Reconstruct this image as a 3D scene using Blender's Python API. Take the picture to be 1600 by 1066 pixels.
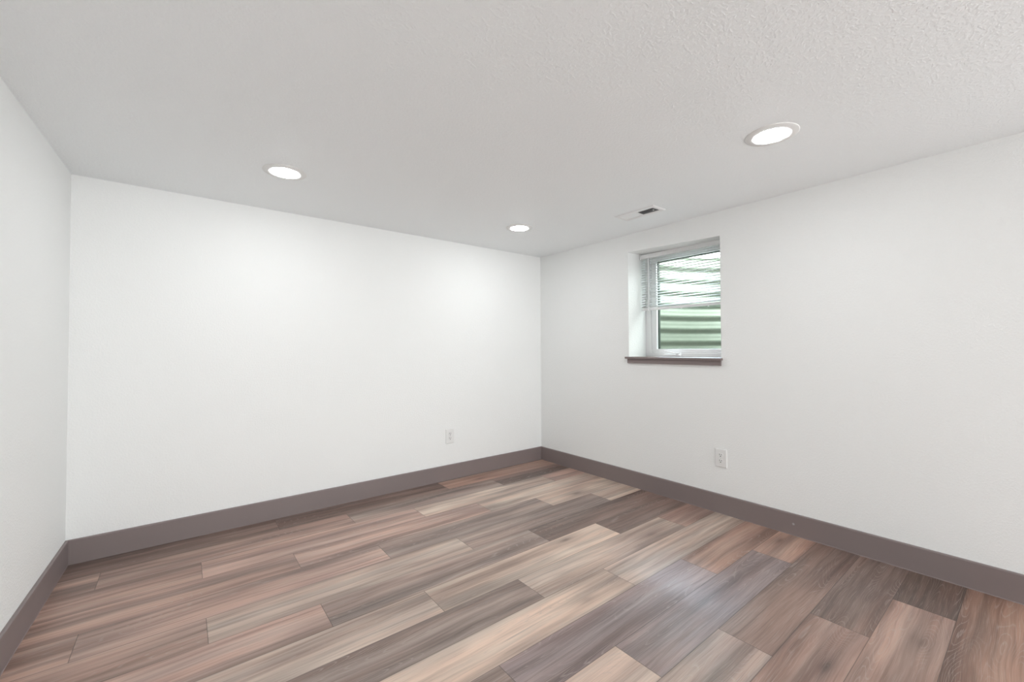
import bpy, bmesh, math, random
from mathutils import Vector, Matrix
random.seed(7)
for _o in list(bpy.data.objects):
    bpy.data.objects.remove(_o, do_unlink=True)
SC = bpy.context.scene
COL = SC.collection

# ---------------------------------------------------------------- camera, world, light, exposure
YAW, PITCH, ROLL = 0.667970, 0.019405, -0.004421
FPX = 653.707
cam_d = bpy.data.cameras.new('camera')
cam_d.sensor_fit = 'HORIZONTAL'
cam_d.sensor_width = 36.0
cam_d.lens = FPX / 1600 * 36.0
cam_d.clip_start = 0.02
cam = bpy.data.objects.new('camera', cam_d)
COL.objects.link(cam)
fw = Vector((math.sin(YAW) * math.cos(PITCH), math.cos(YAW) * math.cos(PITCH), math.sin(PITCH)))
rt = Vector((math.cos(YAW), -math.sin(YAW), 0))
up = rt.cross(fw)
r2 = rt * math.cos(ROLL) + up * math.sin(ROLL)
u2 = -rt * math.sin(ROLL) + up * math.cos(ROLL)
cam.matrix_world = Matrix((
    (r2.x, u2.x, -fw.x, -2.984),
    (r2.y, u2.y, -fw.y, -3.291),
    (r2.z, u2.z, -fw.z, 1.157),
    (0, 0, 0, 1)))
SC.camera = cam

world = bpy.data.worlds.new('overcast_sky')
SC.world = world
world.use_nodes = True
SKY_COL, SKY_STR = (0.90, 0.93, 1.0), 13.5
_bg = world.node_tree.nodes['Background']
_bg.inputs['Color'].default_value = (*SKY_COL, 1)
_bg.inputs['Strength'].default_value = SKY_STR

LAMP_STR = 85.0                     # emission of the ceiling light lenses
LAMP_COL = (0.965, 0.992, 1.0)
# hazy daylight slanting down the window well, between the slats and onto the planks
sun_d = bpy.data.lights.new('hazy_sun', 'SUN')
sun_d.energy = 5.4
sun_d.angle = math.radians(13)
sun_d.color = (0.58, 0.74, 1.0)
sun = bpy.data.objects.new('hazy_sun', sun_d)
COL.objects.link(sun)
sun.location = (2.2, -0.9, 3.4)
sun.rotation_euler = Vector((-1.00, -0.50, -1.29)).to_track_quat('-Z', 'Y').to_euler()
# added soft fill light, unseen behind the camera, to even out the walls
fill_lamp_d = bpy.data.lights.new('rear_fill_light', 'AREA')
fill_lamp_d.shape = 'RECTANGLE'
fill_lamp_d.size, fill_lamp_d.size_y = 2.0, 1.00
FILL_W = 110.0
fill_lamp_d.energy = FILL_W
fill_lamp_d.color = (0.965, 0.99, 1.0)
fill_lamp = bpy.data.objects.new('rear_fill_light', fill_lamp_d)
COL.objects.link(fill_lamp)
fill_lamp.location = (-0.90, -7.30, 0.60)
fill_lamp.rotation_euler = (math.radians(112), 0, 0)
SC.view_settings.view_transform = 'Standard'
SC.view_settings.look = 'None'
SC.view_settings.gamma = 1.0
SC.view_settings.use_curve_mapping = False
SC.view_settings.exposure = 0.18

# ---------------------------------------------------------------- room numbers (metres)
W, H = 3.470, 2.130                  # back wall width, ceiling height
DEPTH = 5.10
SKEW = 0.0271                        # the left wall leans out of square a little
BH, BT = 0.132, 0.013                # baseboard
WY0, WY1 = -1.113, -1.887            # window opening along the right wall
WZ0 = 1.088
RX = 0.25                            # depth of the window recess to the frame

def lx(y):                            # left wall plane
    return -W + SKEW * y

# ---------------------------------------------------------------- materials
def new_mat(name):
    m = bpy.data.materials.new(name)
    m.use_nodes = True
    nt = m.node_tree
    return m, nt, nt.nodes['Principled BSDF']

def N(nt, t, **kw):
    n = nt.nodes.new(t)
    for k, v in kw.items():
        setattr(n, k, v)
    return n

def mth(nt, op, a, b=None, c=None, clamp=False):
    n = nt.nodes.new('ShaderNodeMath')
    n.operation = op
    n.use_clamp = clamp
    for i, v in enumerate((a, b, c)):
        if v is None:
            continue
        if isinstance(v, (int, float)):
            n.inputs[i].default_value = v
        else:
            nt.links.new(v, n.inputs[i])
    return n.outputs[0]

def mixc(nt, fac, a, b, blend='MIX'):
    n = nt.nodes.new('ShaderNodeMix')
    n.data_type = 'RGBA'
    n.blend_type = blend
    for i, v in ((0, fac), (6, a), (7, b)):
        if isinstance(v, (int, float)):
            n.inputs[i].default_value = v
        elif isinstance(v, tuple):
            n.inputs[i].default_value = (*v[:3], 1)
        else:
            nt.links.new(v, n.inputs[i])
    return n.outputs[2]

def smooth(nt, x, lo, hi):
    n = nt.nodes.new('ShaderNodeMapRange')
    n.interpolation_type = 'SMOOTHSTEP'
    nt.links.new(x, n.inputs[0])
    n.inputs[1].default_value = lo
    n.inputs[2].default_value = hi
    return n.outputs[0]

def noise(nt, vec, scale, detail=2.0, rough=0.5, dist=0.0):
    n = nt.nodes.new('ShaderNodeTexNoise')
    n.inputs['Scale'].default_value = scale
    n.inputs['Detail'].default_value = detail
    n.inputs['Roughness'].default_value = rough
    n.inputs['Distortion'].default_value = dist
    if vec is not None:
        nt.links.new(vec, n.inputs['Vector'])
    return n.outputs['Fac']

def simple(name, col, rough=0.5, spec=0.5, metal=0.0, bump=None):
    m, nt, b = new_mat(name)
    b.inputs['Base Color'].default_value = (*col, 1)
    b.inputs['Roughness'].default_value = rough
    b.inputs['Specular IOR Level'].default_value = spec
    b.inputs['Metallic'].default_value = metal
    tc = N(nt, 'ShaderNodeTexCoord')
    # faint unevenness so that nothing is a dead flat colour
    f = noise(nt, tc.outputs['Object'], 9.0, 3.0)
    lo = tuple(c * 0.97 for c in col)
    nt.links.new(mixc(nt, f, lo, col), b.inputs['Base Color'])
    if bump:
        bp = N(nt, 'ShaderNodeBump')
        bp.inputs['Strength'].default_value = bump[1]
        bp.inputs['Distance'].default_value = bump[2]
        nt.links.new(noise(nt, tc.outputs['Object'], bump[0], 2.0), bp.inputs['Height'])
        nt.links.new(bp.outputs[0], b.inputs['Normal'])
    return m

def plaster(name, col, big, strength, dist):
    """painted drywall with an orange-peel / knock-down texture"""
    m, nt, b = new_mat(name)
    tc = N(nt, 'ShaderNodeTexCoord')
    v = tc.outputs['Object']
    f = noise(nt, v, 1.3, 2.0)
    nt.links.new(mixc(nt, f, tuple(c * 0.985 for c in col), col), b.inputs['Base Color'])
    b.inputs['Roughness'].default_value = 0.62
    b.inputs['Specular IOR Level'].default_value = 0.3
    n1 = noise(nt, v, big, 3.0, 0.55, 0.4)
    s1 = smooth(nt, n1, 0.42, 0.68)
    n2 = noise(nt, v, big * 3.1, 2.0)
    h = mth(nt, 'ADD', s1, mth(nt, 'MULTIPLY', n2, 0.35))
    bp = N(nt, 'ShaderNodeBump')
    bp.inputs['Strength'].default_value = strength
    bp.inputs['Distance'].default_value = dist
    nt.links.new(h, bp.inputs['Height'])
    nt.links.new(bp.outputs[0], b.inputs['Normal'])
    return m

M_WALL = plaster('wall_paint', (0.925, 0.935, 0.928), 110.0, 0.45, 0.0012)
M_CEIL = plaster('ceiling_paint', (0.95, 0.975, 0.985), 85.0, 0.5, 0.0017)
M_VINYL = simple('white_vinyl', (0.94, 0.94, 0.945), 0.35)
M_SLAT = simple('white_slat_paint', (0.90, 0.90, 0.90), 0.4)
def slat_mat():
    m, nt, b = new_mat('translucent_slat')
    b.inputs['Base Color'].default_value = (0.92, 0.92, 0.92, 1)
    b.inputs['Roughness'].default_value = 0.4
    tl = N(nt, 'ShaderNodeBsdfTranslucent')
    tl.inputs[0].default_value = (0.92, 0.94, 0.93, 1)
    mx = N(nt, 'ShaderNodeMixShader')
    mx.inputs[0].default_value = 0.3
    nt.links.new(b.outputs[0], mx.inputs[1])
    nt.links.new(tl.outputs[0], mx.inputs[2])
    nt.links.new(mx.outputs[0], nt.nodes['Material Output'].inputs['Surface'])
    return m
M_SLATT = slat_mat()
M_PLATE = simple('white_outlet_plastic', (0.86, 0.86, 0.85), 0.35)
M_DARK = simple('dark_slot', (0.02, 0.02, 0.02), 0.7)
M_DUCT = simple('dark_duct', (0.17, 0.17, 0.178), 0.7)
M_REG = simple('white_register_enamel', (0.88, 0.88, 0.88), 0.4)
M_TRIM = simple('white_light_trim', (0.86, 0.86, 0.85), 0.45)
M_SCREW = simple('screw_metal', (0.62, 0.62, 0.62), 0.4, metal=0.6)
M_CORD = simple('white_cord', (0.88, 0.88, 0.88), 0.7)
M_GRAVEL = simple('grey_gravel', (0.30, 0.29, 0.27), 0.9, bump=(40, 1.0, 0.02))
M_SOIL = simple('backfill_soil', (0.22, 0.19, 0.15), 0.95, bump=(20, 1.0, 0.02))

def board_paint():
    m, nt, b = new_mat('taupe_trim_paint')
    tc = N(nt, 'ShaderNodeTexCoord')
    v = tc.outputs['Object']
    base = mixc(nt, noise(nt, v, 4.0, 3.0), (0.232, 0.188, 0.184), (0.250, 0.204, 0.199))
    # two little paint chips, where the wall boards show them
    for p, r in (((-BT, -2.32, 0.070), 0.009), ((-3.522, -1.245, 0.085), 0.006)):
        d = N(nt, 'ShaderNodeVectorMath', operation='DISTANCE')
        nt.links.new(v, d.inputs[0])
        d.inputs[1].default_value = p
        base = mixc(nt, mth(nt, 'SUBTRACT', 1.0, smooth(nt, d.outputs['Value'], r * 0.4, r)), base, (0.42, 0.40, 0.40))
    nt.links.new(base, b.inputs['Base Color'])
    b.inputs['Roughness'].default_value = 0.42
    b.inputs['Specular IOR Level'].default_value = 0.45
    return m
M_BOARD = board_paint()

def lens_mat():
    m, nt, b = new_mat('lamp_lens')
    b.inputs['Base Color'].default_value = (0.9, 0.9, 0.9, 1)
    b.inputs['Emission Color'].default_value = (*LAMP_COL, 1)
    b.inputs['Emission Strength'].default_value = LAMP_STR
    return m
M_LENS = lens_mat()

def glass_mat():
    m, nt, b = new_mat('window_glass')
    nt.nodes.remove(b)
    out = nt.nodes['Material Output']
    tr = N(nt, 'ShaderNodeBsdfTransparent')
    tr.inputs[0].default_value = (0.91, 0.96, 0.915, 1)
    gl = N(nt, 'ShaderNodeBsdfGlossy')
    gl.inputs['Roughness'].default_value = 0.02
    fr = N(nt, 'ShaderNodeFresnel')
    fr.inputs['IOR'].default_value = 1.45
    mx = N(nt, 'ShaderNodeMixShader')
    ge = N(nt, 'ShaderNodeNewGeometry')
    nt.links.new(mth(nt, 'MULTIPLY', fr.outputs[0], mth(nt, 'SUBTRACT', 1.0, ge.outputs['Backfacing'])), mx.inputs[0])
    nt.links.new(tr.outputs[0], mx.inputs[1])
    nt.links.new(gl.outputs[0], mx.inputs[2])
    nt.links.new(mx.outputs[0], out.inputs['Surface'])
    return m
M_GLASS = glass_mat()

def galv():
    m, nt, b = new_mat('galvanised_steel')
    tc = N(nt, 'ShaderNodeTexCoord')
    v = tc.outputs['Object']
    c = mixc(nt, noise(nt, v, 22.0, 2.0), (0.155, 0.178, 0.142), (0.195, 0.215, 0.176))
    c = mixc(nt, smooth(nt, noise(nt, v, 3.0, 3.0), 0.52, 0.75), c, (0.190, 0.185, 0.140))
    nt.links.new(c, b.inputs['Base Color'])
    b.inputs['Metallic'].default_value = 0.25
    b.inputs['Roughness'].default_value = 0.42
    return m
M_GALV = galv()

def floor_mat():
    m, nt, b = new_mat('oak_plank_vinyl')
    L = nt.links.new
    uvn = N(nt, 'ShaderNodeUVMap', uv_map='plank')
    sep = N(nt, 'ShaderNodeSeparateXYZ')
    L(uvn.outputs[0], sep.inputs[0])
    u, v = sep.outputs[0], sep.outputs[1]
    tone = N(nt, 'ShaderNodeAttribute', attribute_name='tone').outputs['Color']
    sd = N(nt, 'ShaderNodeSeparateXYZ')
    L(N(nt, 'ShaderNodeAttribute', attribute_name='seed').outputs['Vector'], sd.inputs[0])
    s1, s2, s3 = sd.outputs
    kn = N(nt, 'ShaderNodeSeparateXYZ')
    L(N(nt, 'ShaderNodeAttribute', attribute_name='knot').outputs['Vector'], kn.inputs[0])
    ku, kv, ks = kn.outputs

    def vec(fu, fv, seed, warp=None):
        c = N(nt, 'ShaderNodeCombineXYZ')
        L(mth(nt, 'MULTIPLY_ADD', u, fu, seed), c.inputs[0])
        vv = v if warp is None else mth(nt, 'ADD', v, warp)
        L(mth(nt, 'MULTIPLY', vv, fv), c.inputs[1])
        L(seed, c.inputs[2])
        return c.outputs[0]
    # slow sideways wander of the grain
    wander = mth(nt, 'MULTIPLY', mth(nt, 'SUBTRACT', noise(nt, vec(1.6, 3.0, s2), 1.0, 2.0), 0.5), 0.05)
    # knots push the rings apart and darken the wood
    dx = mth(nt, 'DIVIDE', mth(nt, 'SUBTRACT', u, ku), 0.11)
    dy = mth(nt, 'DIVIDE', mth(nt, 'SUBTRACT', v, kv), 0.034)
    d2 = mth(nt, 'ADD', mth(nt, 'MULTIPLY', dx, dx), mth(nt, 'MULTIPLY', dy, dy))
    knot = mth(nt, 'MULTIPLY', ks, mth(nt, 'EXPONENT', mth(nt, 'MULTIPLY', d2, -0.7)))
    core = mth(nt, 'MULTIPLY', ks, mth(nt, 'EXPONENT', mth(nt, 'MULTIPLY', d2, -6.0)))
    # broad heart / sap bands along the plank
    band = noise(nt, vec(0.6, 12.0, s1, wander), 1.0, 3.0, 0.6)
    streak = noise(nt, vec(1.1, 38.0, s3, wander), 1.0, 2.0, 0.6)
    fine = noise(nt, vec(7.0, 330.0, s2, wander), 1.0, 2.0, 0.6)
    grain = noise(nt, vec(2.4, 120.0, s1, wander), 1.0, 2.0, 0.6)
    # cathedral rings: contour lines of a stretched field
    field = mth(nt, 'ADD', noise(nt, vec(1.1, 9.0, s2, wander), 1.0, 1.0), mth(nt, 'MULTIPLY', knot, 0.35))
    fr = mth(nt, 'FRACT', mth(nt, 'ADD', mth(nt, 'MULTIPLY', field, 36.0), mth(nt, 'MULTIPLY', fine, 0.40)))
    ring = mth(nt, 'ABSOLUTE', mth(nt, 'SUBTRACT', mth(nt, 'MULTIPLY', fr, 2.0), 1.0))
    ringpale = smooth(nt, ring, 0.72, 0.98)
    ringmask = smooth(nt, noise(nt, vec(1.5, 14.0, s1), 1.0, 1.0), 0.44, 0.62)
    # value: dark bands, lighter edges
    dark = smooth(nt, band, 0.38, 0.70)
    dark2 = smooth(nt, streak, 0.44, 0.74)
    c = mixc(nt, dark, mixc(nt, 1.0, tone, (1.24, 1.24, 1.24), 'MULTIPLY'), mixc(nt, 1.0, tone, (0.52, 0.50, 0.50), 'MULTIPLY'))
    c = mixc(nt, mth(nt, 'MULTIPLY', dark2, 0.55), c, mixc(nt, 1.0, tone, (0.60, 0.56, 0.55), 'MULTIPLY'))
    c = mixc(nt, mth(nt, 'MULTIPLY', smooth(nt, grain, 0.46, 0.70), 0.50), c, mixc(nt, 1.0, c, (0.66, 0.63, 0.62), 'MULTIPLY'))
    # slow drift of tone along each plank
    drift = smooth(nt, noise(nt, vec(1.5, 5.0, s3, wander), 1.0, 2.0, 0.55), 0.30, 0.70)
    c = mixc(nt, drift, mixc(nt, 1.0, c, (1.12, 1.12, 1.11), 'MULTIPLY'), mixc(nt, 1.0, c, (0.74, 0.72, 0.73), 'MULTIPLY'))
    # some reddish sap streaks, some grey ones
    hue = smooth(nt, noise(nt, vec(0.9, 13.0, s3), 1.0, 2.0), 0.36, 0.66)
    c = mixc(nt, 1.0, c, mixc(nt, hue, (1.04, 0.98, 0.96), (0.97, 1.01, 1.03)), 'MULTIPLY')
    c = mixc(nt, mth(nt, 'MULTIPLY', knot, 0.55), c, (0.13, 0.085, 0.075))
    c = mixc(nt, mth(nt, 'MULTIPLY', core, 0.6), c, (0.06, 0.04, 0.036))
    # pale limed pores
    c = mixc(nt, mth(nt, 'MULTIPLY', mth(nt, 'MULTIPLY', ringpale, ringmask), 0.34), c, (0.50, 0.42, 0.38))
    c = mixc(nt, mth(nt, 'MULTIPLY', smooth(nt, fine, 0.52, 0.74), 0.26), c, (0.56, 0.47, 0.42))
    c = mixc(nt, mth(nt, 'MULTIPLY', smooth(nt, fine, 0.47, 0.27), 0.42), c, mixc(nt, 1.0, c, (0.6, 0.58, 0.57), 'MULTIPLY'))
    # seams (bevelled edges of the planks)
    eu = mth(nt, 'MINIMUM', u, mth(nt, 'SUBTRACT', PL, u))
    ev = mth(nt, 'MINIMUM', v, mth(nt, 'SUBTRACT', PW, v))
    e = mth(nt, 'MINIMUM', eu, ev)
    seam = mth(nt, 'SUBTRACT', 1.0, smooth(nt, e, 0.0006, 0.0022))
    c = mixc(nt, mth(nt, 'MULTIPLY', seam, 0.62), c, (0.06, 0.042, 0.036))
    L(c, b.inputs['Base Color'])
    rg = mth(nt, 'MULTIPLY_ADD', fine, 0.12, 0.32)
    L(rg, b.inputs['Roughness'])
    b.inputs['Specular IOR Level'].default_value = 0.55
    bp = N(nt, 'ShaderNodeBump')
    bp.inputs['Strength'].default_value = 0.25
    bp.inputs['Distance'].default_value = 0.0008
    L(mth(nt, 'SUBTRACT', mth(nt, 'MULTIPLY', fine, 0.5), mth(nt, 'MULTIPLY', seam, 1.0)), bp.inputs['Height'])
    L(bp.outputs[0], b.inputs['Normal'])
    return m

# ---------------------------------------------------------------- mesh helpers
def obj(name, bm, mat, parent=None, smooth_=False):
    me = bpy.data.meshes.new(name)
    bmesh.ops.recalc_face_normals(bm, faces=bm.faces)
    bm.to_mesh(me)
    bm.free()
    o = bpy.data.objects.new(name, me)
    COL.objects.link(o)
    for mt in (mat if isinstance(mat, (list, tuple)) else [mat]):
        me.materials.append(mt)
    if smooth_:
        for p in me.polygons:
            p.use_smooth = True
    if parent is not None:
        o.parent = parent
    return o

def empty(name, loc, label=None, cat=None, group=None, kind=None):
    o = bpy.data.objects.new(name, None)
    o.empty_display_size = 0.05
    COL.objects.link(o)
    o.location = loc
    return tag(o, label, cat, group, kind)

def tag(o, label=None, cat=None, group=None, kind=None):
    if label: o['label'] = label
    if cat: o['category'] = cat
    if group: o['group'] = group
    if kind: o['kind'] = kind
    return o

def box(bm, lo, hi, bevel=0.0, seg=2):
    """axis aligned box with optional rounded edges"""
    x0, y0, z0 = (min(a, b) for a, b in zip(lo, hi))
    x1, y1, z1 = (max(a, b) for a, b in zip(lo, hi))
    vs = [bm.verts.new(p) for p in ((x0, y0, z0), (x1, y0, z0), (x1, y1, z0), (x0, y1, z0),
                                    (x0, y0, z1), (x1, y0, z1), (x1, y1, z1), (x0, y1, z1))]
    fs = [bm.faces.new([vs[i] for i in f]) for f in
          ((0, 3, 2, 1), (4, 5, 6, 7), (0, 1, 5, 4), (1, 2, 6, 5), (2, 3, 7, 6), (3, 0, 4, 7))]
    if bevel:
        es = list({e for f in fs for e in f.edges})
        bmesh.ops.bevel(bm, geom=es, offset=bevel, segments=seg, affect='EDGES', profile=0.5)
    return bm

def prism(bm, prof, a, b):
    """sweep a closed list of points (functions of an end) between two lists of end points"""
    va = [bm.verts.new(p) for p in a]
    vb = [bm.verts.new(p) for p in b]
    n = len(a)
    for i in range(n):
        j = (i + 1) % n
        bm.faces.new((va[i], va[j], vb[j], vb[i]))
    bm.faces.new(va)
    bm.faces.new(vb[::-1])

def lathe(bm, prof, n=48):
    """turn (r, z) points about the local z axis"""
    rings = []
    for r, z in prof:
        if r < 1e-6:
            rings.append([bm.verts.new((0, 0, z))])
        else:
            rings.append([bm.verts.new((r * math.cos(2 * math.pi * k / n), r * math.sin(2 * math.pi * k / n), z)) for k in range(n)])
    for a, c in zip(rings, rings[1:]):
        for k in range(n):
            k2 = (k + 1) % n
            if len(a) == 1 and len(c) == 1:
                continue
            if len(a) == 1:
                bm.faces.new((a[0], c[k], c[k2]))
            elif len(c) == 1:
                bm.faces.new((a[k], a[k2], c[0]))
            else:
                bm.faces.new((a[k], a[k2], c[k2], c[k]))

def tube(bm, p, q, r, n=8):
    p, q = Vector(p), Vector(q)
    d = (q - p).normalized()
    s = d.orthogonal().normalized()
    t = d.cross(s)
    a = [bm.verts.new(p + (s * math.cos(2 * math.pi * k / n) + t * math.sin(2 * math.pi * k / n)) * r) for k in range(n)]
    c = [bm.verts.new(q + (s * math.cos(2 * math.pi * k / n) + t * math.sin(2 * math.pi * k / n)) * r) for k in range(n)]
    for k in range(n):
        k2 = (k + 1) % n
        bm.faces.new((a[k], a[k2], c[k2], c[k]))
    bm.faces.new(a[::-1])
    bm.faces.new(c)

# ---------------------------------------------------------------- floor: laminate planks, one face each
PW, PL, ROW0, JX = 0.2012, 1.242, 0.174, 0.420
M_FLOOR = floor_mat()

def s2l(c):
    return tuple(((x / 255) / 12.92 if x / 255 <= 0.04045 else ((x / 255 + 0.055) / 1.055) ** 2.4) for x in c)
TONES = {'t': (203, 182, 166), 'p': (187, 158, 145), 'b': (174, 145, 132), 'g': (163, 144, 134),
         'd': (134, 113, 104), 'v': (146, 130, 128), 's': (194, 174, 160), 'r': (175, 144, 129), 'k': (106, 87, 78), 'w': (152, 122, 107)}
# plank tones by row and place; the darkest has right baseboard shade mixed in
TONE_OF = {(-1, -4): 'd', (-1, -3): 'd', (-1, -2): 'd', (-1, -1): 'r', (-2, -4): 'd', (-2, -3): 'd', (-2, -2): 'r',
           (-3, -5): 'b', (-3, -4): 'b', (-3, -3): 'g', (-3, -2): 'd', (-4, -5): 'b', (-4, -4): 'p', (-4, -3): 't', (-4, -2): 'p',
           (-5, -5): 'b', (-5, -4): 'p', (-5, -3): 't', (-6, -6): 'b', (-6, -5): 'p', (-6, -4): 'g', (-6, -3): 't',
           (-7, -6): 'b', (-7, -5): 's', (-7, -4): 'g', (-7, -3): 't', (-8, -6): 'p', (-8, -5): 'g', (-8, -4): 'd',
           (-9, -6): 's', (-9, -5): 't', (-9, -4): 'd', (-10, -6): 'g', (-10, -5): 's', (-10, -4): 'b',
           (-11, -6): 't', (-11, -5): 's', (-12, -6): 'v', (-12, -5): 'r', (-13, -7): 's', (-13, -6): 'v', (-13, -5): 'r',
           (-14, -7): 'g', (-14, -6): 'd', (-15, -7): 'b', (-15, -6): 'd', (-16, -7): 'b', (-16, -6): 'k', (-17, -7): 'w', (-17, -6): 'w', (-18, -7): 'w'}
KNOT_OF = {(-15, -7): (0.923, 0.061, 1.0), (-6, -3): (0.331, 0.074, 0.9), (-9, -5): (0.913, 0.155, 0.9), (-12, -5): (0.327, 0.076, 0.9), (-2, -2): (0.356, 0.076, 0.8), (-10, -5): (0.973, 0.076, 0.6), (-17, -6): (0.112, 0.124, 0.8), (-11, -6): (0.971, 0.071, 0.5), (-16, -7): (0.949, 0.067, 0.6), (-13, -5): (0.252, 0.149, 0.7), (-12, -5): (1.237, 0.058, 0.7), (-10, -4): (0.434, 0.126, 0.7),}

def build_floor():
    bm = bmesh.new()
    uvl = bm.loops.layers.uv.new('plank')
    lt = bm.faces.layers.float_vector.new('tone_f')
    ls = bm.faces.layers.float_vector.new('seed')
    lk = bm.faces.layers.float_vector.new('knot')
    X0, X1, Y0, Y1 = lx(-DEPTH) - 0.10, 0.10, -7.58, 0.10
    row = int(math.floor((Y1 - ROW0) / PW))
    while ROW0 + (row + 1) * PW > Y0:
        ya, yb = max(ROW0 + row * PW, Y0), min(ROW0 + (row + 1) * PW, Y1)
        shift = JX - row * PL / 3
        k = int(math.floor((X0 - shift) / PL))
        while shift + k * PL < X1:
            xs = shift + k * PL
            xa, xb = max(xs, X0), min(xs + PL, X1)
            if xb - xa > 1e-4 and yb - ya > 1e-4:
                f = bm.faces.new([bm.verts.new(p) for p in ((xa, ya, 0), (xb, ya, 0), (xb, yb, 0), (xa, yb, 0))])
                for lp in f.loops:
                    lp[uvl].uv = (lp.vert.co.x - xs, lp.vert.co.y - (ROW0 + row * PW))
                rnd = random.Random(row * 131 + k * 17 + 5)
                t = TONE_OF.get((row, k), rnd.choice('tpbgdvsr'))
                f[lt] = Vector(s2l(TONES[t[0]]))
                f[ls] = Vector((rnd.uniform(0, 90), rnd.uniform(0, 90), rnd.uniform(0, 90)))
                f[lk] = Vector(KNOT_OF.get((row, k), (rnd.uniform(0.1, 1.1), rnd.uniform(0.04, 0.16), 0.0)))
            k += 1
        row -= 1
    tones = [f[lt].copy() for f in bm.faces]
    o = obj('floor', bm, M_FLOOR)
    ca = o.data.attributes.new('tone', 'FLOAT_COLOR', 'FACE')
    for i, t in enumerate(tones):
        ca.data[i].color = (t[0], t[1], t[2], 1)
    tag(o, 'brown and grey oak-look plank floor laid in a stepped pattern', 'floor', kind='structure')
build_floor()

# ---------------------------------------------------------------- walls and ceiling
TH = 0.12
def struct_box(name, pts8, mat, label, cat):
    bm = bmesh.new()
    prism(bm, None, pts8[:4], pts8[4:])
    o = obj(name, bm, mat)
    return tag(o, label, cat, kind='structure')

xl0, xl1 = lx(0), lx(-DEPTH)
def slab(name, quad, lo, hi, mat, label, cat):
    return struct_box(name, [(x, y, lo) for x, y in quad] + [(x, y, hi) for x, y in quad], mat, label, cat)

slab('wall_back', [(xl0 - TH, 0), (0.30, 0), (0.30, TH), (xl0 - TH, TH)], 0.0, H, M_WALL,
     'plain white textured wall with one outlet low near the right corner', 'wall')
slab('wall_left', [(xl0, 0), (xl1, -DEPTH), (xl1 - TH, -DEPTH), (xl0 - TH, 0)], 0.0, H, M_WALL,
     'plain white textured wall at the far left edge of the photo', 'wall')
def wall_front():  # unseen wall; its wide opening is added to let the fill light through
    bm = bmesh.new()
    y0, y1 = -DEPTH - TH, -DEPTH
    box(bm, (xl1 - TH, y0, 0), (-3.23, y1, H))
    box(bm, (-0.27, y0, 0), (0.30, y1, H))
    box(bm, (-3.23, y0, 2.03), (-0.27, y1, H))
    tag(obj('wall_front', bm, M_WALL), 'unseen white wall behind the camera with an opening added for fill light', 'wall', kind='structure')
wall_front()
YH = -7.50                            # end of the unseen room added to enclose the fill light
slab('wall_fill_left', [(xl1, -DEPTH - TH), (xl1, YH), (xl1 - TH, YH), (xl1 - TH, -DEPTH - TH)], 0.0, H, M_WALL,
     'unseen white left wall of the room added behind the camera for fill light', 'wall')
slab('wall_fill_right', [(0.0, -DEPTH - TH), (0.0, YH), (0.30, YH), (0.30, -DEPTH - TH)], 0.0, H, M_WALL,
     'unseen white right wall of the room added behind the camera for fill light', 'wall')
slab('wall_fill_end', [(xl1 - TH, YH), (0.30, YH), (0.30, YH - TH), (xl1 - TH, YH - TH)], 0.0, H, M_WALL,
     'unseen white end wall of the room added behind the camera for fill light', 'wall')
slab('ceiling', [(xl1 - TH, YH - TH), (0.30, YH - TH), (0.30, TH), (xl1 - TH, TH)], H, H + 0.12, M_CEIL,
     'white textured ceiling with recessed lights and one vent', 'ceiling')

def wall_right():
    bm = bmesh.new()
    OX = 0.34
    ys = [0.0, WY0, WY1, -DEPTH]
    topo = [H, 1.980, 1.953, H]                 # head of the opening, a shade out of level
    topi = [H, 1.985, 1.985, H]
    zb = WZ0 - 0.018
    def grid(x, top):
        v = {}
        for i, y in enumerate(ys):
            for j in range(4):
                z = (0.0, zb, top[i] if i in (1, 2) else 1.967, H)[j]
                v[i, j] = bm.verts.new((x, y, z))
        for i in range(3):
            for j in range(3):
                if (i, j) != (1, 1):
                    bm.faces.new((v[i, j], v[i + 1, j], v[i + 1, j + 1], v[i, j + 1]))
        return v
    a = grid(0.0, topo)
    b = grid(OX, topi)
    loop = [(1, 1), (2, 1), (2, 2), (1, 2)]
    for p, q in zip(loop, loop[1:] + loop[:1]):
        bm.faces.new((a[p], a[q], b[q], b[p]))
    rim = [(0, 0), (1, 0), (2, 0), (3, 0), (3, 1), (3, 2), (3, 3), (2, 3), (1, 3), (0, 3), (0, 2), (0, 1)]
    for p, q in zip(rim, rim[1:] + rim[:1]):
        bm.faces.new((a[p], a[q], b[q], b[p]))
    bm.edges.ensure_lookup_table()
    es = [e for e in bm.edges if {e.verts[0], e.verts[1]} in [{a[(1, 1)], a[(1, 2)]}, {a[(1, 2)], a[(2, 2)]}, {a[(2, 2)], a[(2, 1)]}]]
    bmesh.ops.bevel(bm, geom=es, offset=0.005, segments=3, affect='EDGES', profile=0.5)
    o = obj('wall_right', bm, M_WALL)
    tag(o, 'white textured wall on the right holding the small recessed window', 'wall', kind='structure')
wall_right()

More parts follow.
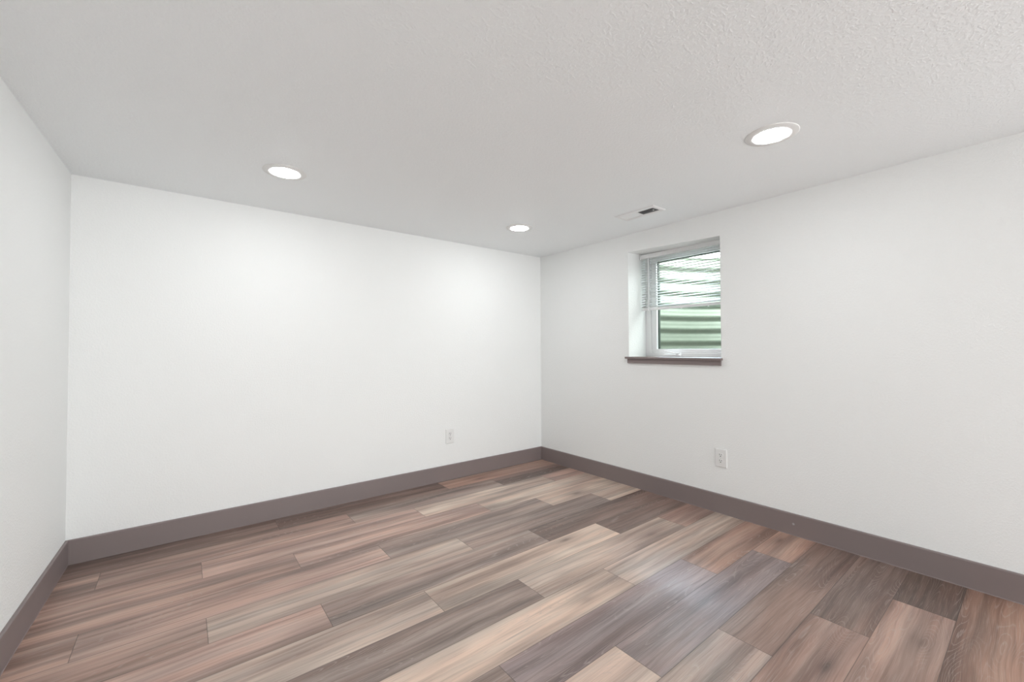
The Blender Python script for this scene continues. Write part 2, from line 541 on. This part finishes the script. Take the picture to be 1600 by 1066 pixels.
# ---------------------------------------------------------------- baseboards
def baseboard(name, p, q, inward, label):
    """flat painted board with an eased top edge, p-q on the wall line, inward = unit vector into the room"""
    bm = bmesh.new()
    prof = [(0, 0.0), (BT + 0.0018, 0.0), (BT + 0.0018, 0.0012), (BT, 0.0030), (BT, BH - 0.005), (BT - 0.0015, BH - 0.0015), (BT - 0.005, BH), (0, BH)]
    def ring(base, trim):
        return [(base[0] + inward[0] * o + trim[0] * o, base[1] + inward[1] * o + trim[1] * o, z) for o, z in prof]
    d = (Vector(q) - Vector(p)).normalized()
    prism(bm, None, ring(p, (d.x, d.y)), ring(q, (-d.x, -d.y)))
    o = obj(name, bm, M_BOARD)
    tag(o, label, 'baseboard', kind='structure')
baseboard('baseboard_back', (xl0, 0), (0, 0), (0, -1), 'taupe painted baseboard along the back wall')
baseboard('baseboard_right', (0, 0), (0, -DEPTH), (-1, 0), 'taupe painted baseboard under the window wall')
baseboard('baseboard_left', (xl1, -DEPTH), (xl0, 0), (1, 0), 'taupe painted baseboard along the left wall')

# ---------------------------------------------------------------- window
win = empty('window_1', (RX, (WY0 + WY1) / 2, WZ0), 'small white vinyl window set deep in the right wall', 'window', kind='structure')
def wp(name, bm, mat, parent=None, label=None):
    """a part of the window; geometry is given in room coordinates"""
    if parent is None:
        parent = win
    bmesh.ops.translate(bm, verts=bm.verts, vec=-Vector(win.location))
    o = obj(name, bm, mat, parent)
    if label: o['label'] = label
    return o
TOPZ = 1.985
def ring_frame(x0, x1, yo0, yo1, zo0, zo1, wy, wb, wt, bev):
    bm = bmesh.new()
    box(bm, (x0, yo0, zo0), (x1, yo0 - wy, zo1), bev)
    box(bm, (x0, yo1, zo0), (x1, yo1 + wy, zo1), bev)
    box(bm, (x0 + 0.0004, yo0 - wy, zo0), (x1, yo1 + wy, zo0 + wb), bev)
    box(bm, (x0 + 0.0004, yo0 - wy, zo1 - wt), (x1, yo1 + wy, zo1), bev)
    return bm
wp('frame', ring_frame(0.250, 0.335, WY0, WY1, WZ0, TOPZ, 0.050, 0.030, 0.034, 0.002), M_VINYL)
sash = wp('sash', ring_frame(0.262, 0.315, WY0 - 0.050, WY1 + 0.050, WZ0 + 0.030, TOPZ - 0.034, 0.050, 0.034, 0.036, 0.003), M_VINYL)
g = bmesh.new()
box(g, (0.288, WY0 - 0.096, WZ0 + 0.060), (0.293, WY1 + 0.096, TOPZ - 0.066))
wp('pane', g, M_GLASS)
bd = bmesh.new()
gy0, gy1, gz0, gz1 = WY0 - 0.1001, WY1 + 0.1001, WZ0 + 0.0641, TOPZ - 0.0701
for lo, hi in (((0.2835, gy0, gz0), (0.2878, gy0 - 0.004, gz1)), ((0.2835, gy1, gz0), (0.2878, gy1 + 0.004, gz1)),
               ((0.2835, gy0, gz0), (0.2878, gy1, gz0 + 0.003)), ((0.2835, gy0, gz1 - 0.004), (0.2878, gy1, gz1))):
    box(bd, lo, hi)
for lo, hi in (((0.2935, gy0 + 0.0003, gz0), (0.3149, gy0 - 0.003, gz1)), ((0.2935, gy1 - 0.0003, gz0), (0.3149, gy1 + 0.003, gz1)),
               ((0.2935, gy0, gz0 - 0.0003), (0.3149, gy1, gz0 + 0.002)), ((0.2935, gy0, gz1 + 0.0003), (0.3149, gy1, gz1 - 0.003))):
    box(bd, lo, hi)
wp('gasket', bd, simple('grey_gasket', (0.06, 0.075, 0.065), 0.6))
# folding crank at the foot of the frame
ck = bmesh.new()
box(ck, (0.232, -1.292, WZ0 + 0.0006), (0.2502, -1.452, WZ0 + 0.020), 0.004)
crank = wp('crank', ck, M_VINYL)
ha = bmesh.new()
prism(ha, None,
      [(0.226, -1.300, 1.128), (0.226, -1.300, 1.140), (0.238, -1.300, 1.140), (0.238, -1.300, 1.128)],
      [(0.224, -1.395, 1.112), (0.224, -1.395, 1.122), (0.236, -1.395, 1.122), (0.236, -1.395, 1.112)])
prism(ha, None,
      [(0.224, -1.395, 1.112), (0.224, -1.395, 1.122), (0.236, -1.395, 1.122), (0.236, -1.395, 1.112)],
      [(0.226, -1.448, 1.112), (0.226, -1.448, 1.119), (0.234, -1.448, 1.119), (0.234, -1.448, 1.112)])
box(ha, (0.228, -1.405, WZ0 + 0.018), (0.240, -1.430, 1.114), 0.002)
wp('crank_handle', ha, M_VINYL, win)
# painted wood stool and apron
sb = bmesh.new()
box(sb, (-0.032, WY0 + 0.022, WZ0 - 0.017), (0.0, WY1 - 0.012, WZ0), 0.003)
box(sb, (-0.002, WY0 - 0.0008, WZ0 - 0.017), (0.2495, WY1 + 0.0008, WZ0 - 0.0002))
sill = wp('sill', sb, M_BOARD, label='taupe painted window sill')
ab = bmesh.new()
box(ab, (-0.016, WY0 + 0.006, WZ0 - 0.054), (-0.0002, WY1 - 0.004, WZ0 - 0.0172), 0.002)
wp('apron', ab, M_BOARD, label='taupe painted strip below the sill')

# ---------------------------------------------------------------- mini blind hanging in the recess
BX = 0.178
blind = empty('mini_blind', (BX, -1.50, 1.972), 'white horizontal mini blind lowered half way over the window', 'blind')
def bp_(name, bm, mat, parent=None, sm=False):
    bmesh.ops.translate(bm, verts=bm.verts, vec=-Vector(blind.location))
    return obj(name, bm, mat, parent or blind, sm)
hr = bmesh.new()
prism(hr, None,
      [(BX + x, -1.124, z) for x, z in ((-0.014, 1.972), (-0.014, 1.940), (-0.011, 1.936), (0.011, 1.936), (0.014, 1.940), (0.014, 1.972), (0.012, 1.972), (0.012, 1.943), (-0.012, 1.943), (-0.012, 1.972))],
      [(BX + x, -1.876, z) for x, z in ((-0.014, 1.972), (-0.014, 1.940), (-0.011, 1.936), (0.011, 1.936), (0.014, 1.940), (0.014, 1.972), (0.012, 1.972), (0.012, 1.943), (-0.012, 1.943), (-0.012, 1.972))])
bp_('headrail', hr, M_SLAT)
for y in (-1.124, -1.8755):
    b_ = bmesh.new()
    box(b_, (BX - 0.018, y + 0.004, 1.930), (BX + 0.018, y - 0.0045, 1.974), 0.001)
    bp_('bracket', b_, M_SLAT)
CORDS = (-1.240, -1.492, -1.712)
def slat_mesh(tilt):
    bm = bmesh.new()
    pts = []
    n = 6
    for i in range(n + 1):
        s = -0.0125 + 0.025 * i / n
        pts.append((s, 0.0018 * (1 - (s / 0.0125) ** 2)))
    ct, st = math.cos(tilt), math.sin(tilt)
    prof = [(s * ct - z * st, s * st + z * ct) for s, z in pts] + [(s * ct - (z - 0.0005) * st, s * st + (z - 0.0005) * ct) for s, z in reversed(pts)]
    prism(bm, None, [(x, 0.372, z) for x, z in prof], [(x, -0.372, z) for x, z in prof])
    me_o = obj('slat', bm, M_SLATT, blind, True)
    return me_o
TILT = math.radians(25)
s0 = slat_mesh(TILT)
NS = 20
for i in range(NS):
    o = s0 if i == 0 else s0.copy()
    if i:
        COL.objects.link(o)
    o.location = (0, 0, -0.050 - i * 0.0212)
for i in range(2):                      # slats stacked on the rail
    o = s0.copy()
    COL.objects.link(o)
    o.location = (0, 0, -0.4560 + i * 0.0045)
br = bmesh.new()
box(br, (BX - 0.013, -1.128, 1.484), (BX + 0.013, -1.872, 1.506), 0.004)
rail = bp_('bottom_rail', br, M_SLAT)
for y in CORDS:
    c_ = bmesh.new()
    for dx in (-0.0132, 0.0132):
        tube(c_, (BX + dx, y, 1.937), (BX + dx, y, 1.503), 0.0007, 6)
    bp_('ladder_cord', c_, M_CORD)
for y in CORDS:
    c_ = bmesh.new()
    tube(c_, (BX, y, 1.4841), (BX, y, 1.479), 0.006, 12)
    bp_('cord_button', c_, M_CORD)
w_ = bmesh.new()
tube(w_, (BX - 0.020, -1.205, 1.935), (BX - 0.020, -1.205, 1.500), 0.0035, 6)
tube(w_, (BX - 0.020, -1.205, 1.500), (BX - 0.020, -1.205, 1.478), 0.005, 8)
tube(w_, (BX - 0.020, -1.205, 1.936), (BX - 0.010, -1.205, 1.950), 0.002, 6)
bp_('tilt_wand', w_, M_CORD)

# ---------------------------------------------------------------- window well outside
well = empty('window_well', (0.36, -1.50, 0.80), 'curved corrugated steel window well seen through the glass', 'window well')
def well_panel():
    bm = bmesh.new()
    Z0, Z1, P, A = 0.80, 2.10, 0.1275, 0.0115
    na, nz, PH = 56, 240, 1.272
    def pt(t, z, off):
        a = math.pi * t
        rx, ry = 1.16, 0.62
        wv = A * (math.sin(2 * math.pi * (z - PH) / P) - 0.28 * math.sin(4 * math.pi * (z - PH) / P)) + off
        return (0.02 + (rx + wv) * math.sin(a) ** 0.9, (ry + wv) * math.cos(a) * 1.0, z - 0.80)
    for off, flip in ((0, False),):
        g_ = [[bm.verts.new(pt(i / na, Z0 + (Z1 - Z0) * j / nz, off)) for j in range(nz + 1)] for i in range(na + 1)]
        for i in range(na):
            for j in range(nz):
                bm.faces.new((g_[i][j], g_[i + 1][j], g_[i + 1][j + 1], g_[i][j + 1]))
    o = obj('corrugated_panel', bm, M_GALV, well, True)
    sol = o.modifiers.new('sheet', 'SOLIDIFY')
    sol.thickness = 0.004
    return o
well_panel()
gb = bmesh.new()
n = 40
ring_a = [(0.0, 0.66)] + [(0.02 + 1.20 * math.sin(math.pi * k / n) ** 0.9, 0.66 * math.cos(math.pi * k / n)) for k in range(n + 1)] + [(0.0, -0.66)]
prism(gb, None, [(x, y, -0.08) for x, y in ring_a], [(x, y, 0.0) for x, y in ring_a])
obj('gravel_bed', gb, M_GRAVEL, well)

# ---------------------------------------------------------------- recessed ceiling lights
def make_light(label):
    t = empty('recessed_light', (0, 0, H), label, 'ceiling light', 'recessed ceiling lights')
    bm = bmesh.new()
    lathe(bm, [(0.107, 0.0), (0.107, -0.0015), (0.104, -0.0035), (0.080, -0.0068), (0.069, -0.0060), (0.0665, -0.003), (0.0665, 0.0)], 64)
    obj('trim_ring', bm, M_TRIM, t, True)
    bm = bmesh.new()
    lathe(bm, [(0.0664, -0.002), (0.0655, -0.0065), (0.058, -0.0095), (0.034, -0.0115), (0.0, -0.012)], 64)
    obj('lens', bm, M_LENS, t, True)
    return t
lights = [((-2.550, -0.745), 'round white recessed light above the left part of the back wall'),
          ((-0.868, -0.710), 'round white recessed light closest to the far corner of the room'),
          ((-0.880, -2.543), 'round white recessed light closest to the camera, right of the vent'),
          ((-2.550, -2.545), 'round white recessed light overhead, just above the frame')]
proto = None
for (x, y), lab in lights:
    if proto is None:
        proto = make_light(lab)
        r = proto
    else:
        r = proto.copy()
        COL.objects.link(r)
        for ch in list(proto.children):
            c = ch.copy()
            COL.objects.link(c)
            c.parent = r
        r['label'] = lab
    r.location = (x, y, H)

# ---------------------------------------------------------------- ceiling register
vent = empty('ceiling_vent', (-0.413, -1.516, H), 'white rectangular ceiling register with slanted louvers near the window wall', 'ceiling vent')
VL, VW = 0.161, 0.078                 # half length (y), half width (x)
IL, IW = 0.134, 0.041
bm = bmesh.new()
def rect(l, w, z):
    return [bm.verts.new((sx * w, sy * l, z)) for sx, sy in ((-1, -1), (1, -1), (1, 1), (-1, 1))]
rs = [rect(VL, VW, 0.0), rect(VL, VW, -0.002), rect(VL - 0.006, VW - 0.006, -0.007), rect(IL + 0.004, IW + 0.004, -0.008), rect(IL, IW, -0.006), rect(IL, IW, 0.0)]
for a, c in zip(rs, rs[1:]):
    for k in range(4):
        k2 = (k + 1) % 4
        bm.faces.new((a[k], a[k2], c[k2], c[k]))
obj('frame', bm, M_REG, vent)
bm = bmesh.new()
box(bm, (-IW, -0.003, -0.0065), (IW, 0.003, -0.0002))
obj('divider', bm, M_REG, vent)
bm = bmesh.new()
box(bm, (-IW + 0.0003, -IL + 0.0003, -0.0008), (IW - 0.0003, IL - 0.0003, -0.0001))
obj('duct_opening', bm, M_DUCT, vent, ).__setitem__('label', 'dark opening behind the louvers')
def louver(sign):
    bm = bmesh.new()
    d = 0.0028
    prism(bm, None,
          [(-IW + 0.0004, -sign * 0.0046 + 0.0004, -0.0066), (-IW + 0.0004, -sign * 0.0046 - 0.0004, -0.0066), (-IW + 0.0004, sign * 0.0046 - 0.0004, -0.0012), (-IW + 0.0004, sign * 0.0046 + 0.0004, -0.0012)],
          [(IW - 0.0004, -sign * 0.0046 + 0.0004, -0.0066), (IW - 0.0004, -sign * 0.0046 - 0.0004, -0.0066), (IW - 0.0004, sign * 0.0046 - 0.0004, -0.0012), (IW - 0.0004, sign * 0.0046 + 0.0004, -0.0012)])
    return obj('louver', bm, M_REG, vent)
NL = 12
for sgn, yc in ((1, -0.5), (-1, 0.5)):
    l0 = louver(sgn)
    for i in range(NL):
        o = l0 if i == 0 else l0.copy()
        if i:
            COL.objects.link(o)
        o.location = (0, yc * 2 * (0.009 + i * (IL - 0.014) / (NL - 1)), 0)
bm = bmesh.new()
box(bm, (-0.006, -IL + 0.016, -0.0100), (0.004, -IL + 0.024, -0.0066), 0.001)
obj('damper_lever', bm, M_REG, vent)
for sy in (-1, 1):
    bm = bmesh.new()
    bmesh.ops.create_uvsphere(bm, u_segments=12, v_segments=6, radius=0.0035)
    bmesh.ops.scale(bm, vec=(1, 1, 0.4), verts=bm.verts)
    bmesh.ops.translate(bm, vec=(0, sy * 0.148, -0.0078), verts=bm.verts)
    obj('screw', bm, M_REG, vent, True)

# ---------------------------------------------------------------- outlets
def make_outlet(label):
    """duplex receptacle, built facing -y with its back on y = 0"""
    t = empty('wall_outlet', (0, 0, 0), label, 'outlet', 'duplex wall outlets')
    bm = bmesh.new()
    hw, hh = 0.041, 0.0635
    def rc(w, h, y):
        return [bm.verts.new((sx * w, y, sz * h)) for sx, sz in ((-1, -1), (1, -1), (1, 1), (-1, 1))]
    q = [rc(hw, hh, 0.0), rc(hw, hh, -0.0035), rc(hw - 0.0015, hh - 0.0015, -0.006), rc(hw - 0.006, hh - 0.006, -0.0072)]
    for a, c in zip(q, q[1:]):
        for k in range(4):
            bm.faces.new((a[k], a[(k + 1) % 4], c[(k + 1) % 4], c[k]))
    bm.faces.new(q[-1]); bm.faces.new(q[0])
    obj('cover_plate', bm, M_PLATE, t)
    for zc in (0.0205, -0.0205):
        bm = bmesh.new()
        n = 28
        out = []
        for k in range(n):
            a = 2 * math.pi * k / n
            out.append((0.0175 * math.cos(a), max(-0.0140, min(0.0140, 0.0175 * math.sin(a)))))
        va = [(x, -0.0070, z + zc) for x, z in out]
        vb = [(x * 0.97, -0.0096, z * 0.97 + zc) for x, z in out]
        prism(bm, None, va, vb)
        rcp = obj('receptacle', bm, M_PLATE, t)
        bm = bmesh.new()
        box(bm, (-0.0078, -0.0102, zc + 0.0005), (-0.0052, -0.0093, zc + 0.0098))
        box(bm, (0.0052, -0.0102, zc + 0.0015), (0.0076, -0.0093, zc + 0.0090))
        prism(bm, None, [(0.0034 * math.cos(k * math.pi / 6), -0.0102, zc - 0.0072 + 0.0034 * math.sin(k * math.pi / 6)) for k in range(12)],
              [(0.0034 * math.cos(k * math.pi / 6), -0.0093, zc - 0.0072 + 0.0034 * math.sin(k * math.pi / 6)) for k in range(12)])
        obj('slots', bm, M_DARK, rcp)['label'] = 'dark plug slots'
    bm = bmesh.new()
    prism(bm, None, [(0.0032 * math.cos(k * math.pi / 6), -0.0070, 0.0032 * math.sin(k * math.pi / 6)) for k in range(12)],
          [(0.0028 * math.cos(k * math.pi / 6), -0.0085, 0.0028 * math.sin(k * math.pi / 6)) for k in range(12)])
    obj('screw', bm, M_SCREW, t)
    return t
o1 = make_outlet('white duplex outlet low on the back wall, left of the far corner')
o1.location = (-1.100, -0.0001, 0.384)
o2 = o1.copy()
COL.objects.link(o2)
for ch in list(o1.children):
    c = ch.copy(); COL.objects.link(c); c.parent = o2
    for g2 in ch.children:
        d = g2.copy(); COL.objects.link(d); d.parent = c
o2['label'] = 'white duplex outlet low on the right wall, below the window'
o2.location = (-0.0001, -1.878, 0.385)
o2.rotation_euler = (0, 0, -math.pi / 2)
